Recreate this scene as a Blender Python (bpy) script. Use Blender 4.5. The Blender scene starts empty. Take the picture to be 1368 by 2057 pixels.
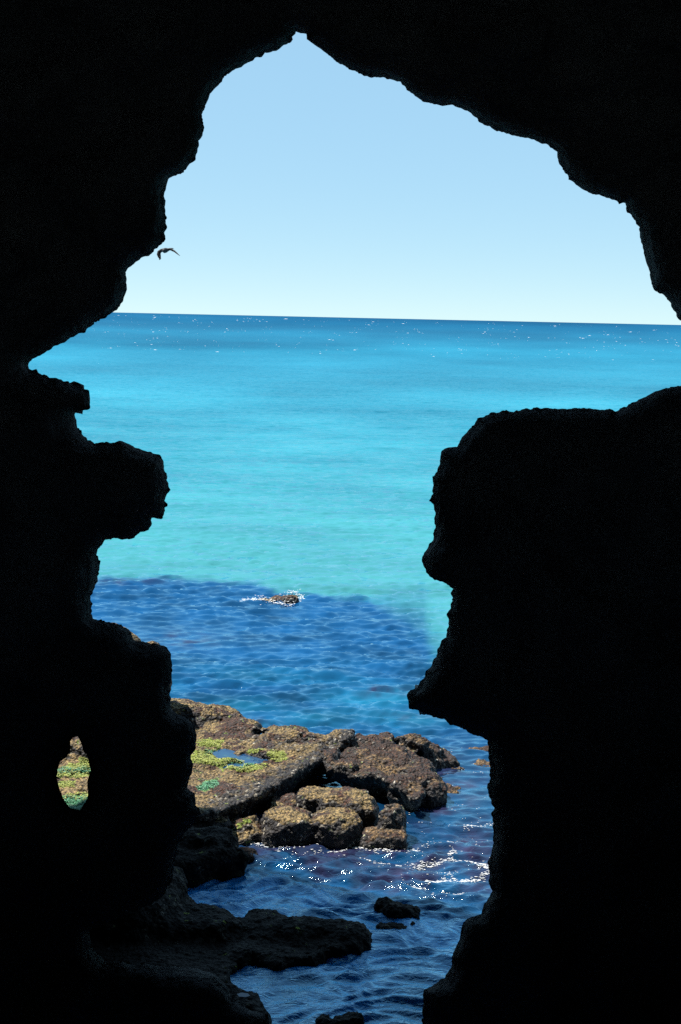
import bpy, math
import numpy as np
from mathutils import Vector, Matrix
from mathutils.geometry import delaunay_2d_cdt

S = bpy.context.scene
COL = S.collection
R = math.radians

# ---------------------------------------------------------------- camera
W0, H0, F0 = 1368.0, 2057.0, 2986.0          # photograph size and focal length in its pixels
CAM = np.array([0.0, 0.0, 9.0])
PITCH, ROLL = R(-7.46), R(1.27)
_f = np.array([0, math.cos(PITCH), math.sin(PITCH)])
_u = np.array([0, -math.sin(PITCH), math.cos(PITCH)])
_r = np.array([1.0, 0, 0])
RT = _r * math.cos(ROLL) + _u * math.sin(ROLL)
UP = -_r * math.sin(ROLL) + _u * math.cos(ROLL)
cam = bpy.data.objects.new('camera', bpy.data.cameras.new('camera'))
COL.objects.link(cam)
cam.matrix_world = Matrix(((RT[0], UP[0], -_f[0], CAM[0]), (RT[1], UP[1], -_f[1], CAM[1]),
                           (RT[2], UP[2], -_f[2], CAM[2]), (0, 0, 0, 1)))
cam.data.sensor_fit = 'VERTICAL'
cam.data.sensor_height = 24.0
cam.data.lens = 24.0 * F0 / H0
cam.data.clip_start = 0.05
cam.data.clip_end = 200000.0
S.camera = cam

# ---------------------------------------------------------------- sky, sun, exposure
SUN = np.array([-0.42, 0.24, 0.87]); SUN /= np.linalg.norm(SUN)
SUN_EL = math.asin(SUN[2])
SUN_AZ = math.atan2(SUN[0], SUN[1])
world = bpy.data.worlds.new('World'); S.world = world
world.use_nodes = True
wn = world.node_tree
sky = wn.nodes.new('ShaderNodeTexSky')
sky.sky_type = 'NISHITA'; sky.sun_disc = False
sky.sun_elevation = SUN_EL; sky.sun_rotation = SUN_AZ
sky.altitude = 6000; sky.air_density = 1.0; sky.dust_density = 0.0; sky.ozone_density = 6.0
gam = wn.nodes.new('ShaderNodeGamma'); gam.inputs[1].default_value = 0.19      # softens the sky's own gradient
tin = wn.nodes.new('ShaderNodeMix'); tin.data_type = 'RGBA'; tin.blend_type = 'MULTIPLY'
tin.inputs[0].default_value = 1.0; tin.inputs[7].default_value = (2.06, 2.40, 2.32, 1)
hsv = wn.nodes.new('ShaderNodeHueSaturation'); hsv.inputs['Saturation'].default_value = 2.25
wn.links.new(sky.outputs[0], gam.inputs[0]); wn.links.new(gam.outputs[0], hsv.inputs['Color']); wn.links.new(hsv.outputs[0], tin.inputs[6])
wn.links.new(tin.outputs[2], wn.nodes['Background'].inputs[0])
wn.nodes['Background'].inputs[1].default_value = 0.15
ld = bpy.data.lights.new('sun', 'SUN'); ld.energy = 4.6; ld.angle = R(0.53); ld.color = (1.0, 0.95, 0.87)
lo = bpy.data.objects.new('sun', ld); COL.objects.link(lo)
lo.rotation_euler = Vector(-SUN).to_track_quat('-Z', 'Y').to_euler()
S.view_settings.view_transform = 'Standard'
S.view_settings.look = 'None'
S.view_settings.exposure = 0.95
S.view_settings.gamma = 1.0
S.cycles.max_bounces = 6
S.cycles.use_denoising = False
S.cycles.use_adaptive_sampling = False
S.cycles.caustics_reflective = False
S.cycles.caustics_refractive = False
S.cycles.sample_clamp_indirect = 0.6

# ---------------------------------------------------------------- helpers
def rays(u, v):
    u = np.asarray(u, float); v = np.asarray(v, float)
    return ((u - W0 / 2) / F0)[..., None] * RT + ((H0 / 2 - v) / F0)[..., None] * UP + _f
def at_z(u, v, z):
    d = rays(u, v); return CAM + d * ((z - CAM[2]) / d[..., 2])[..., None]
def at_y(u, v, y):
    d = rays(u, v); return CAM + d * (np.asarray(y) / d[..., 1])[..., None]
def to_px(P):
    q = np.asarray(P) - CAM
    w = q @ _f
    return W0 / 2 + F0 * (q @ RT) / w, H0 / 2 - F0 * (q @ UP) / w
def sstep(a, b, x):
    t = np.clip((x - a) / (b - a), 0, 1); return t * t * (3 - 2 * t)
_G = np.array([[1,1,0],[-1,1,0],[1,-1,0],[-1,-1,0],[1,0,1],[-1,0,1],[1,0,-1],[-1,0,-1],
               [0,1,1],[0,-1,1],[0,1,-1],[0,-1,-1]], np.float32)
def _hash(i, j, k, seed):
    h = (i.astype(np.uint32) * np.uint32(73856093)) ^ (j.astype(np.uint32) * np.uint32(19349663)) ^ \
        (k.astype(np.uint32) * np.uint32(83492791)) ^ np.uint32((seed * 2654435761) & 0xffffffff)
    h ^= h >> np.uint32(13); h = h * np.uint32(1274126177); h ^= h >> np.uint32(16)
    return h
def noise(p, seed=0):
    p = np.asarray(p, np.float32); i = np.floor(p).astype(np.int64); f = p - i
    w = f * f * f * (f * (f * 6 - 15) + 10)
    out = np.zeros(p.shape[:-1], np.float32)
    for a in (0, 1):
        for b in (0, 1):
            for c in (0, 1):
                g = _G[_hash(i[..., 0] + a, i[..., 1] + b, i[..., 2] + c, seed) % 12]
                d = (g[..., 0] * (f[..., 0] - a) + g[..., 1] * (f[..., 1] - b) + g[..., 2] * (f[..., 2] - c))
                wa = (w[..., 0] if a else 1 - w[..., 0]) * (w[..., 1] if b else 1 - w[..., 1]) * (w[..., 2] if c else 1 - w[..., 2])
                out += wa * d
    return out
def fbm(p, oct=4, seed=0, gain=0.5):
    p = np.asarray(p, np.float32); o = 0; a = 1.0
    for k in range(oct):
        o = o + a * noise(p * (2.03 ** k), seed + k); a *= gain
    return o
def cells(p, seed=0):
    """distance to the nearest feature point of a cellular pattern, and a random number of that cell"""
    p = np.asarray(p, np.float32); i = np.floor(p).astype(np.int64)
    best = np.full(p.shape[0], 9.0, np.float32); rnd = np.zeros(p.shape[0], np.float32)
    for a in (-1, 0, 1):
        for b in (-1, 0, 1):
            for c in (-1, 0, 1):
                h = _hash(i[:, 0] + a, i[:, 1] + b, i[:, 2] + c, seed)
                q = np.stack([(h & 1023) / 1023.0 + i[:, 0] + a, ((h >> np.uint32(10)) & 1023) / 1023.0 + i[:, 1] + b,
                              ((h >> np.uint32(20)) & 1023) / 1023.0 + i[:, 2] + c], -1)
                d = np.linalg.norm(p - q, axis=1)
                m = d < best
                best[m] = d[m]; rnd[m] = ((h[m] * np.uint32(2246822519)) >> np.uint32(16)) / 65535.0
    return best, rnd
def poly_sdf(P, x, y):
    """signed distance to polygon P (negative inside), arrays x, y"""
    P = np.asarray(P, float); d = np.full(x.shape, 1e18); s = np.zeros(x.shape, bool)
    for a, b in zip(P, np.roll(P, -1, 0)):
        e = b - a; L = e @ e + 1e-12
        t = np.clip(((x - a[0]) * e[0] + (y - a[1]) * e[1]) / L, 0, 1)
        d = np.minimum(d, (x - a[0] - t * e[0]) ** 2 + (y - a[1] - t * e[1]) ** 2)
        if a[1] != b[1]:
            c = (a[1] > y) != (b[1] > y)
            s ^= c & (x < (b[0] - a[0]) * (y - a[1]) / (b[1] - a[1]) + a[0])
    return np.where(s, -1, 1) * np.sqrt(d)
def densify(P, step, closed=True):
    P = np.asarray(P, float); out = []
    Q = np.roll(P, -1, 0) if closed else P[1:]
    for a, b in zip(P[:len(Q)], Q):
        n = max(1, int(np.linalg.norm(b - a) / step))
        for k in range(n): out.append(a + (b - a) * k / n)
    if not closed: out.append(P[-1])
    return np.array(out)
def mesh_np(name, verts, faces, mat, smooth=True, parent=None, attrs=None):
    """faces: list of integer arrays (each n x 3 or n x 4)"""
    me = bpy.data.meshes.new(name)
    verts = np.asarray(verts, np.float32)
    me.vertices.add(len(verts)); me.vertices.foreach_set('co', verts.ravel())
    if not isinstance(faces, list): faces = [faces]
    faces = [np.asarray(f, np.int32) for f in faces if len(f)]
    loops = np.concatenate([f.ravel() for f in faces])
    tot = np.concatenate([np.full(len(f), f.shape[1], np.int32) for f in faces])
    me.loops.add(len(loops)); me.loops.foreach_set('vertex_index', loops)
    me.polygons.add(len(tot))
    me.polygons.foreach_set('loop_start', np.concatenate([[0], np.cumsum(tot)[:-1]]).astype(np.int32))
    me.polygons.foreach_set('loop_total', tot)
    me.polygons.foreach_set('use_smooth', np.full(len(tot), smooth))
    me.update(calc_edges=True); me.validate()
    for k, a in (attrs or {}).items():
        if a.ndim == 2:
            at = me.attributes.new(k, 'FLOAT_COLOR', 'POINT'); at.data.foreach_set('color', a.astype(np.float32).ravel())
        else:
            at = me.attributes.new(k, 'FLOAT', 'POINT'); at.data.foreach_set('value', a.astype(np.float32))
    me.materials.append(mat)
    o = bpy.data.objects.new(name, me); COL.objects.link(o)
    if parent: o.parent = parent
    return o
def tag(o, label=None, cat=None, group=None, kind=None):
    if label: o['label'] = label
    if cat: o['category'] = cat
    if group: o['group'] = group
    if kind: o['kind'] = kind
    return o
def surface_nets(Fd, org, h):
    s = Fd < 0
    nx, ny, nz = Fd.shape
    off = [(a, b, c) for a in (0, 1) for b in (0, 1) for c in (0, 1)]
    cnt = sum(s[a:nx - 1 + a, b:ny - 1 + b, c:nz - 1 + c].astype(np.int8) for a, b, c in off)
    act = (cnt > 0) & (cnt < 8)
    ci = np.argwhere(act)
    idx = np.full(act.shape, -1, np.int64); idx[act] = np.arange(len(ci))
    acc = np.zeros((len(ci), 3)); num = np.zeros(len(ci))
    val = {o_: Fd[ci[:, 0] + o_[0], ci[:, 1] + o_[1], ci[:, 2] + o_[2]] for o_ in off}
    for p in off:
        for ax in range(3):
            if p[ax] == 0:
                q = list(p); q[ax] = 1; q = tuple(q)
                fa, fb = val[p], val[q]; m = (fa < 0) != (fb < 0)
                t = np.where(m, fa / np.where(m, fa - fb, 1), 0)
                pos = np.tile(np.array(p, float), (len(ci), 1)); pos[:, ax] += t
                acc += pos * m[:, None]; num += m
    V = org + h * (ci + acc / num[:, None])
    Q = []
    sx = s[:-1] != s[1:]
    def quads(e, cellsf, flip):
        q = np.stack([idx[tuple((e + np.array(o_)).T)] for o_ in cellsf], 1)
        q[flip] = q[flip][:, ::-1]; Q.append(q)
    for ax in range(3):
        b, c = [(1, 2), (2, 0), (0, 1)][ax]
        lo_ = [slice(None)] * 3; hi_ = [slice(None)] * 3
        lo_[ax] = slice(0, -1); hi_[ax] = slice(1, None)
        m = s[tuple(lo_)] != s[tuple(hi_)]
        e = np.argwhere(m)
        ok = (e[:, b] > 0) & (e[:, c] > 0) & (e[:, b] < Fd.shape[b] - 1) & (e[:, c] < Fd.shape[c] - 1)
        e = e[ok]
        if not len(e): continue
        B = np.zeros(3, int); B[b] = -1; Cc = np.zeros(3, int); Cc[c] = -1
        quads(e, [B + Cc, Cc, np.zeros(3, int), B], ~s[tuple(e.T)])
    return V, np.concatenate(Q)
def vnormals(V, Q):
    fn = np.cross(V[Q[:, 2]] - V[Q[:, 0]], V[Q[:, 3]] - V[Q[:, 1]])
    N = np.zeros_like(V)
    for k in range(4): np.add.at(N, Q[:, k], fn)
    return N / (np.linalg.norm(N, axis=1)[:, None] + 1e-12)

# ---------------------------------------------------------------- materials
def new_mat(name):
    m = bpy.data.materials.new(name); m.use_nodes = True
    nt = m.node_tree; return m, nt, nt.nodes['Principled BSDF']
def N(nt, t, **kw):
    n = nt.nodes.new(t)
    for k, v in kw.items(): setattr(n, k, v)
    return n
def ramp(nt, fac, stops):
    n = N(nt, 'ShaderNodeValToRGB'); el = n.color_ramp.elements
    while len(el) < len(stops): el.new(0.5)
    for e, (p, c) in zip(el, stops): e.position = p; e.color = (*c, 1)
    nt.links.new(fac, n.inputs[0]); return n.outputs[0]
def mixc(nt, f, a, b):
    n = N(nt, 'ShaderNodeMix', data_type='RGBA')
    for s, v in ((n.inputs[0], f), (n.inputs[6], a), (n.inputs[7], b)):
        if isinstance(v, (float, int)): s.default_value = v
        elif isinstance(v, tuple): s.default_value = (*v, 1)
        else: nt.links.new(v, s)
    return n.outputs[2]
def math_(nt, op, a, b=0.0):
    n = N(nt, 'ShaderNodeMath', operation=op)
    for s, v in ((n.inputs[0], a), (n.inputs[1], b)):
        if isinstance(v, (float, int)): s.default_value = v
        else: nt.links.new(v, s)
    return n.outputs[0]

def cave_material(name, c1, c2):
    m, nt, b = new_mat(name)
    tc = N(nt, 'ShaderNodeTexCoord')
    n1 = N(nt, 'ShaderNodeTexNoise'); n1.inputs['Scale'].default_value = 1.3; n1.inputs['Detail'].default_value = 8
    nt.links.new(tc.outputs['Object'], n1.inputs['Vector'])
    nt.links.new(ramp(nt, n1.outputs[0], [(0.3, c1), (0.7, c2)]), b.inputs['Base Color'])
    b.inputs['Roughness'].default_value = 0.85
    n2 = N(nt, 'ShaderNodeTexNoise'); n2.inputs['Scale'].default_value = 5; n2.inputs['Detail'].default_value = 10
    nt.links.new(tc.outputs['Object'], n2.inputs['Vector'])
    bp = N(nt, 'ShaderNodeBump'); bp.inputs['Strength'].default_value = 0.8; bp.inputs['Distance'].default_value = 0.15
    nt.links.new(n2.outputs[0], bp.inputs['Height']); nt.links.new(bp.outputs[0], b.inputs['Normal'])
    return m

def shore_rock_material(name, brown, tan, dark_amt=0.85, shine=1.0):
    """mussels, barnacles, dry weed and bare stone; 'green' and 'weed' come from the mesh"""
    m, nt, b = new_mat(name)
    tc = N(nt, 'ShaderNodeTexCoord'); P = tc.outputs['Object']
    def tex(t, sc, **kw):
        n = N(nt, t); n.inputs['Scale'].default_value = sc
        for k, v in kw.items(): n.inputs[k].default_value = v
        nt.links.new(P, n.inputs['Vector']); return n
    big = tex('ShaderNodeTexNoise', 1.7, Detail=6.0, Roughness=0.62)
    mid = tex('ShaderNodeTexNoise', 6.0, Detail=6.0, Roughness=0.65)
    fine = tex('ShaderNodeTexNoise', 24.0, Detail=5.0, Roughness=0.75)
    shell = tex('ShaderNodeTexVoronoi', 17.0)
    sep = N(nt, 'ShaderNodeSeparateColor'); nt.links.new(shell.outputs['Color'], sep.inputs[0])
    # stone and barnacle ground
    ground = ramp(nt, mid.outputs[0], [(0.36, tuple(0.18 * c for c in tan)), (0.50, tuple(0.72 * c for c in tan)), (0.62, tan), (0.75, tuple(min(0.8, 1.7 * c) for c in tan))])
    weed = ramp(nt, fine.outputs[0], [(0.3, tuple(0.25 * c for c in brown)), (0.55, brown), (0.75, tuple(min(1, 2.6 * c) for c in brown))])
    at = N(nt, 'ShaderNodeAttribute', attribute_name='weed')
    wf = math_(nt, 'ADD', math_(nt, 'MULTIPLY', math_(nt, 'SUBTRACT', big.outputs[0], 0.5), 4.5), at.outputs['Fac'])
    wf = ramp(nt, wf, [(0.42, (0, 0, 0)), (0.60, (1, 1, 1))])
    c = mixc(nt, wf, ground, weed)
    # mussels: dark shells in clumps, some pale
    shells = ramp(nt, sep.outputs[0], [(q_, tuple(shine * c_ for c_ in k_)) for q_, k_ in [(0.0, (0.010, 0.010, 0.014)), (0.55, (0.035, 0.032, 0.04)), (0.84, (0.09, 0.08, 0.07)), (0.93, (0.38, 0.34, 0.27)), (1.0, (0.60, 0.55, 0.46))]])
    am = N(nt, 'ShaderNodeAttribute', attribute_name='mussel')
    mf = math_(nt, 'ADD', math_(nt, 'MULTIPLY', math_(nt, 'SUBTRACT', mid.outputs[0], 0.5), 2.4), am.outputs['Fac'])
    mf = ramp(nt, mf, [(0.40, (0, 0, 0)), (0.60, (1, 1, 1))])
    c = mixc(nt, mf, c, shells)
    # fine dark pits
    c = mixc(nt, math_(nt, 'MULTIPLY', ramp(nt, fine.outputs[0], [(0.46, (1, 1, 1)), (0.58, (0, 0, 0))]), dark_amt), c, (0.015, 0.012, 0.010))
    # green algae
    ag = N(nt, 'ShaderNodeAttribute', attribute_name='green')
    gf = math_(nt, 'ADD', math_(nt, 'MULTIPLY', math_(nt, 'SUBTRACT', mid.outputs[0], 0.5), 3.2), math_(nt, 'MULTIPLY', ag.outputs['Fac'], 0.85))
    gf = ramp(nt, gf, [(0.48, (0, 0, 0)), (0.62, (1, 1, 1))])
    gc = ramp(nt, fine.outputs[0], [(0.32, (0.03, 0.05, 0.01)), (0.48, (0.14, 0.20, 0.02)), (0.60, (0.28, 0.33, 0.04)), (0.76, (0.50, 0.50, 0.18))])
    ab = N(nt, 'ShaderNodeAttribute', attribute_name='teal')
    gc = mixc(nt, ab.outputs['Fac'], gc, ramp(nt, fine.outputs[0], [(0.34, (0.01, 0.07, 0.03)), (0.55, (0.035, 0.22, 0.09)), (0.75, (0.25, 0.45, 0.34))]))
    c = mixc(nt, gf, c, gc)
    nt.links.new(c, b.inputs['Base Color'])
    b.inputs['Roughness'].default_value = 0.62
    b.inputs['Specular IOR Level'].default_value = 0.35 * shine
    b1 = N(nt, 'ShaderNodeBump'); b1.inputs['Strength'].default_value = 1.0; b1.inputs['Distance'].default_value = 0.05
    b1.invert = True
    nt.links.new(shell.outputs['Distance'], b1.inputs['Height'])
    b2 = N(nt, 'ShaderNodeBump'); b2.inputs['Strength'].default_value = 0.9; b2.inputs['Distance'].default_value = 0.03
    nt.links.new(fine.outputs[0], b2.inputs['Height']); nt.links.new(b1.outputs[0], b2.inputs['Normal'])
    nt.links.new(b2.outputs[0], b.inputs['Normal'])
    return m

def sea_material():
    m, nt, b0 = new_mat('sea_water')
    nt.nodes.remove(b0)
    dif = N(nt, 'ShaderNodeBsdfDiffuse'); glo = N(nt, 'ShaderNodeBsdfGlossy'); fre = N(nt, 'ShaderNodeFresnel'); mx = N(nt, 'ShaderNodeMixShader')
    at = N(nt, 'ShaderNodeAttribute', attribute_name='tint'); nt.links.new(at.outputs['Color'], dif.inputs['Color'])
    ar = N(nt, 'ShaderNodeAttribute', attribute_name='rough'); nt.links.new(ar.outputs['Fac'], glo.inputs['Roughness'])
    glo.inputs['Color'].default_value = (0.58, 0.88, 1, 1); fre.inputs['IOR'].default_value = 1.40
    asp = N(nt, 'ShaderNodeAttribute', attribute_name='spec')
    nt.links.new(math_(nt, 'MINIMUM', math_(nt, 'MULTIPLY', fre.outputs[0], asp.outputs['Fac']), 0.85), mx.inputs[0])
    nt.links.new(dif.outputs[0], mx.inputs[1]); nt.links.new(glo.outputs[0], mx.inputs[2])
    nt.links.new(mx.outputs[0], nt.nodes['Material Output'].inputs['Surface'])
    tc = N(nt, 'ShaderNodeTexCoord')
    mp = N(nt, 'ShaderNodeMapping'); mp.inputs['Scale'].default_value = (0.8, 1.5, 1.0); mp.inputs['Rotation'].default_value = (0, 0, R(8))
    nt.links.new(tc.outputs['Object'], mp.inputs['Vector'])
    n1 = N(nt, 'ShaderNodeTexNoise'); n1.inputs['Scale'].default_value = 7.5; n1.inputs['Detail'].default_value = 5; n1.inputs['Distortion'].default_value = 1.3
    nt.links.new(mp.outputs[0], n1.inputs['Vector'])
    b1 = N(nt, 'ShaderNodeBump'); b1.inputs['Distance'].default_value = 0.026
    arp = N(nt, 'ShaderNodeAttribute', attribute_name='ripple'); nt.links.new(arp.outputs['Fac'], b1.inputs['Strength'])
    nt.links.new(n1.outputs[0], b1.inputs['Height'])
    # wave facets too small for the mesh: the normal is tilted by noise directly, at three sizes
    add = None
    for sc, k, rot in ((9.0, 0.16, 12), (1.9, 2.2, 5), (0.6, 0.9, -4), (0.14, 0.4, 3)):
        mq = N(nt, 'ShaderNodeMapping'); mq.inputs['Scale'].default_value = (0.75, 1.5, 1.0); mq.inputs['Rotation'].default_value = (0, 0, R(rot))
        nt.links.new(tc.outputs['Object'], mq.inputs['Vector'])
        n2 = N(nt, 'ShaderNodeTexNoise'); n2.inputs['Scale'].default_value = sc; n2.inputs['Detail'].default_value = 3; n2.inputs['Roughness'].default_value = 0.6
        n2.inputs['Distortion'].default_value = 0.5
        nt.links.new(mq.outputs[0], n2.inputs['Vector'])
        v1 = N(nt, 'ShaderNodeVectorMath', operation='SUBTRACT'); nt.links.new(n2.outputs['Color'], v1.inputs[0]); v1.inputs[1].default_value = (0.5, 0.5, 0.5)
        v2 = N(nt, 'ShaderNodeVectorMath', operation='MULTIPLY'); nt.links.new(v1.outputs[0], v2.inputs[0]); v2.inputs[1].default_value = (0.7 * k, 1.2 * k, 0)
        if sc < 5:
            v3 = N(nt, 'ShaderNodeVectorMath', operation='SCALE'); nt.links.new(v2.outputs[0], v3.inputs[0])
            af = N(nt, 'ShaderNodeAttribute', attribute_name='far'); nt.links.new(af.outputs['Fac'], v3.inputs['Scale']); v2 = v3
        if add is None: add = v2.outputs[0]
        else:
            va = N(nt, 'ShaderNodeVectorMath', operation='ADD'); nt.links.new(add, va.inputs[0]); nt.links.new(v2.outputs[0], va.inputs[1]); add = va.outputs[0]
    vb = N(nt, 'ShaderNodeVectorMath', operation='ADD'); nt.links.new(b1.outputs[0], vb.inputs[0]); nt.links.new(add, vb.inputs[1])
    vn = N(nt, 'ShaderNodeVectorMath', operation='NORMALIZE'); nt.links.new(vb.outputs[0], vn.inputs[0])
    for n_ in (dif, glo, fre): nt.links.new(vn.outputs[0], n_.inputs['Normal'])
    return m
def plain(name, col, rough=0.6, **kw):
    m, nt, b = new_mat(name)
    tc = N(nt, 'ShaderNodeTexCoord'); n = N(nt, 'ShaderNodeTexNoise'); n.inputs['Scale'].default_value = kw.get('scale', 20)
    nt.links.new(tc.outputs['Object'], n.inputs['Vector'])
    nt.links.new(ramp(nt, n.outputs[0], [(0.3, tuple(c * kw.get('lo', 0.75) for c in col)), (0.7, col)]), b.inputs['Base Color'])
    b.inputs['Roughness'].default_value = rough
    return m
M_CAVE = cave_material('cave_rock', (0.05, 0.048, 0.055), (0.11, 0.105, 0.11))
M_INNER = cave_material('pale_bounce_rock', (0.30, 0.25, 0.21), (0.48, 0.42, 0.36))  # chamber rock lightened to bounce fill onto the wall with the opening
M_TAN = shore_rock_material('mussel_rock', (0.085, 0.028, 0.010), (0.51, 0.35, 0.135), 0.80)
M_BROWN = shore_rock_material('weedy_rock', (0.062, 0.022, 0.009), (0.36, 0.215, 0.085), 0.85)
M_WET_SHADE = shore_rock_material('wet_rock_shade_tone', (0.010, 0.006, 0.006), (0.018, 0.013, 0.013), shine=0.25)  # wet rock, with the shade it lies in darkened into the colour
M_SEA = sea_material()
M_ALGAE = plain('green_algae', (0.36, 0.40, 0.06), 0.6, scale=9, lo=0.4)
M_TEAL = plain('sea_lettuce', (0.07, 0.30, 0.14), 0.5, scale=9, lo=0.4)
M_FOAM = plain('foam', (0.85, 0.87, 0.88), 0.5)

# ---------------------------------------------------------------- the cave wall with its jagged opening
OPENING = [(594,63),(604,67),(615.5,68),(616,79),(645,99),(663,113),(681,128),(701,139),(732,152),(750,156),(768,156),(804,165),
 (817,181),(837,194),(848,204),(868,208),(889,213),(909,211),(945,226),(966,246),(999,262),(1033,272),(1072,281),(1099,290),(1119,305),
 (1119,317),(1130,337),(1143,360),(1165,376),(1182,386.5),(1215,395),(1236,402),(1244,408.5),(1255,409),(1259,424),(1284,453),
 (1285,470),(1292,499),(1298,528),(1306,548),(1307,571),(1315,584),(1334,594),(1344,607),(1352,623),(1367,643),(1400,670),(1450,700),(1470,735),(1440,762),(1400,772),
 (1368,775),(1347,777),(1317,786),(1291,799.5),(1266,812),(1240,823.6),(1218,822),(1199,823),(1173,820.6),(1139,819),(1124,821.5),
 (1098,820),(1072,820),(1038,824.5),(999,826.6),(975.5,834),(960,841.6),(945,861),(930,875),(922,889),(918,897.5),(902.5,898),(893,901),
 (886.6,908),(882,932),(877,947),(869,957.7),(870,975),(870,992),(863,1006),(868,1011),(873.7,1020),(873,1052),(872,1078),(857,1102),
 (847,1125),(849,1136),(857,1149),(870,1164),(887,1169),(902.5,1175),(910,1183),(906,1192),(908,1207),(904,1221),(897,1235),(901.6,1248.6),
 (900,1263),(895.5,1280),(882,1297),(877,1313),(872,1324),(864,1340),(856.6,1348),(854,1358),(844,1368),(838,1381),(825,1386),(816.5,1397),
 (820,1414),(822.6,1424),(845.7,1428.6),(870,1441),(892,1444),(904,1455),(926,1461),(950,1477),(972,1482),(980.6,1488),(981,1516),
 (984,1540.5),(984,1565),(978,1583),(985.5,1608.6),(989.6,1623),(986,1635),(992,1657),(990,1676),(991,1694),(987.5,1713.6),(979,1733),
 (983,1748.7),(981.6,1770.6),(988.6,1790),(982,1803.5),(973,1814.5),(966.7,1836),(940,1844),(929,1856),(923,1887),(909.7,1915),(905,1944),
 (892,1963.6),(870,1978.5),(852.6,1988),(849,2001),(849,2023),(848,2057),(842,2140),(850,2300),(840,2500),(760,2680),(620,2680),(560,2500),(555,2300),(548,2140),
 (541,2057),(538,2038),(505,2031),(469,2008),(453,1978),(433,1957),(402,1947),(361,1941),(300,1939),(210,1930),(185,1905),(178,1870),
 (240,1842),(315,1812),(345,1775),(350,1735),(362,1690),(380,1662),(397,1645),(405,1633),(394.5,1617.5),(391,1596),(376,1582),(381,1562),
 (387,1541),(384,1519),(393,1501),(395,1476),(391,1458),(376,1441),(356,1435),(344,1424),(342,1399.6),(341,1378),(345,1360),(346,1332),
 (341,1310.5),(336,1300),(325,1296),(307,1292),(295,1290),(276,1288),(270,1283),(262,1271),(254,1262),(240,1255),(226,1252),(212,1249),(196.5,1245),
 (187,1242),(183,1222),(183,1204),(188,1182),(195,1167),(199,1145.5),(201,1127),(194,1115),(197,1101),(212,1085.6),(229,1080),(242.5,1082.6),
 (259,1084),(270,1079.5),(282,1070),(299,1065),(304.5,1055),(306,1041.7),(325,1043.6),(330,1035),(331,1019.6),(336,1016.6),(331.6,1006),
 (335,992),(344,984),(339,978),(335.6,964),(335,950.6),(329,941),(328,924.5),(322,914.6),(307,910),(285.5,902),(272,900),(262.5,892),
 (252,889),(239.5,887),(227,889),(213,888),(196.5,890),(175,884.6),(167,874),(163,864.6),(155,860),(152,840),(150,829),(159,827),
 (175.5,823.6),(181,816),(181,799),(178,785.6),(170,781),(168,775),(149,772),(137,768),(120,761),(96.5,757),(85,752),(72,743),(60,739),
 (57.6,734),(61,727),(76,714),(93.6,708),(108,696),(129,688),(149,674),(171,667),(190,648),(210.5,638),(234,623),(246,607),(250,594),
 (255,582),(255,565),(252,547),(257,540),(281,521),(298,512),(316,499),(324.6,490),(332,480),(334,439),(332,409),(330.5,388),(337,363),
 (341,357.5),(366,348),(376.5,334.5),(392,321.7),(397,301),(399.6,283),(407,273),(409,253),(406,229.6),(422.6,188.6),(433,176),(445.6,164),
 (451,153),(476,137.5),(507,122),(532.6,107),(561,99),(579,87),(589,79.6),(587,73.5),(593,68)]
HOLE = [(155.7,1479),(162,1490),(165.5,1501),(166,1507),(175,1516.5),(177,1528),(182,1545),(179,1558.5),(176,1571),(176,1595),(175,1604.5),
 (167,1618),(160,1627.5),(141,1623),(131,1610.7),(121,1590),(116,1576),(114,1560.5),(116,1545),(121,1530),(134,1520.6),(141,1508),(141,1488),(146.5,1482)]

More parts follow.
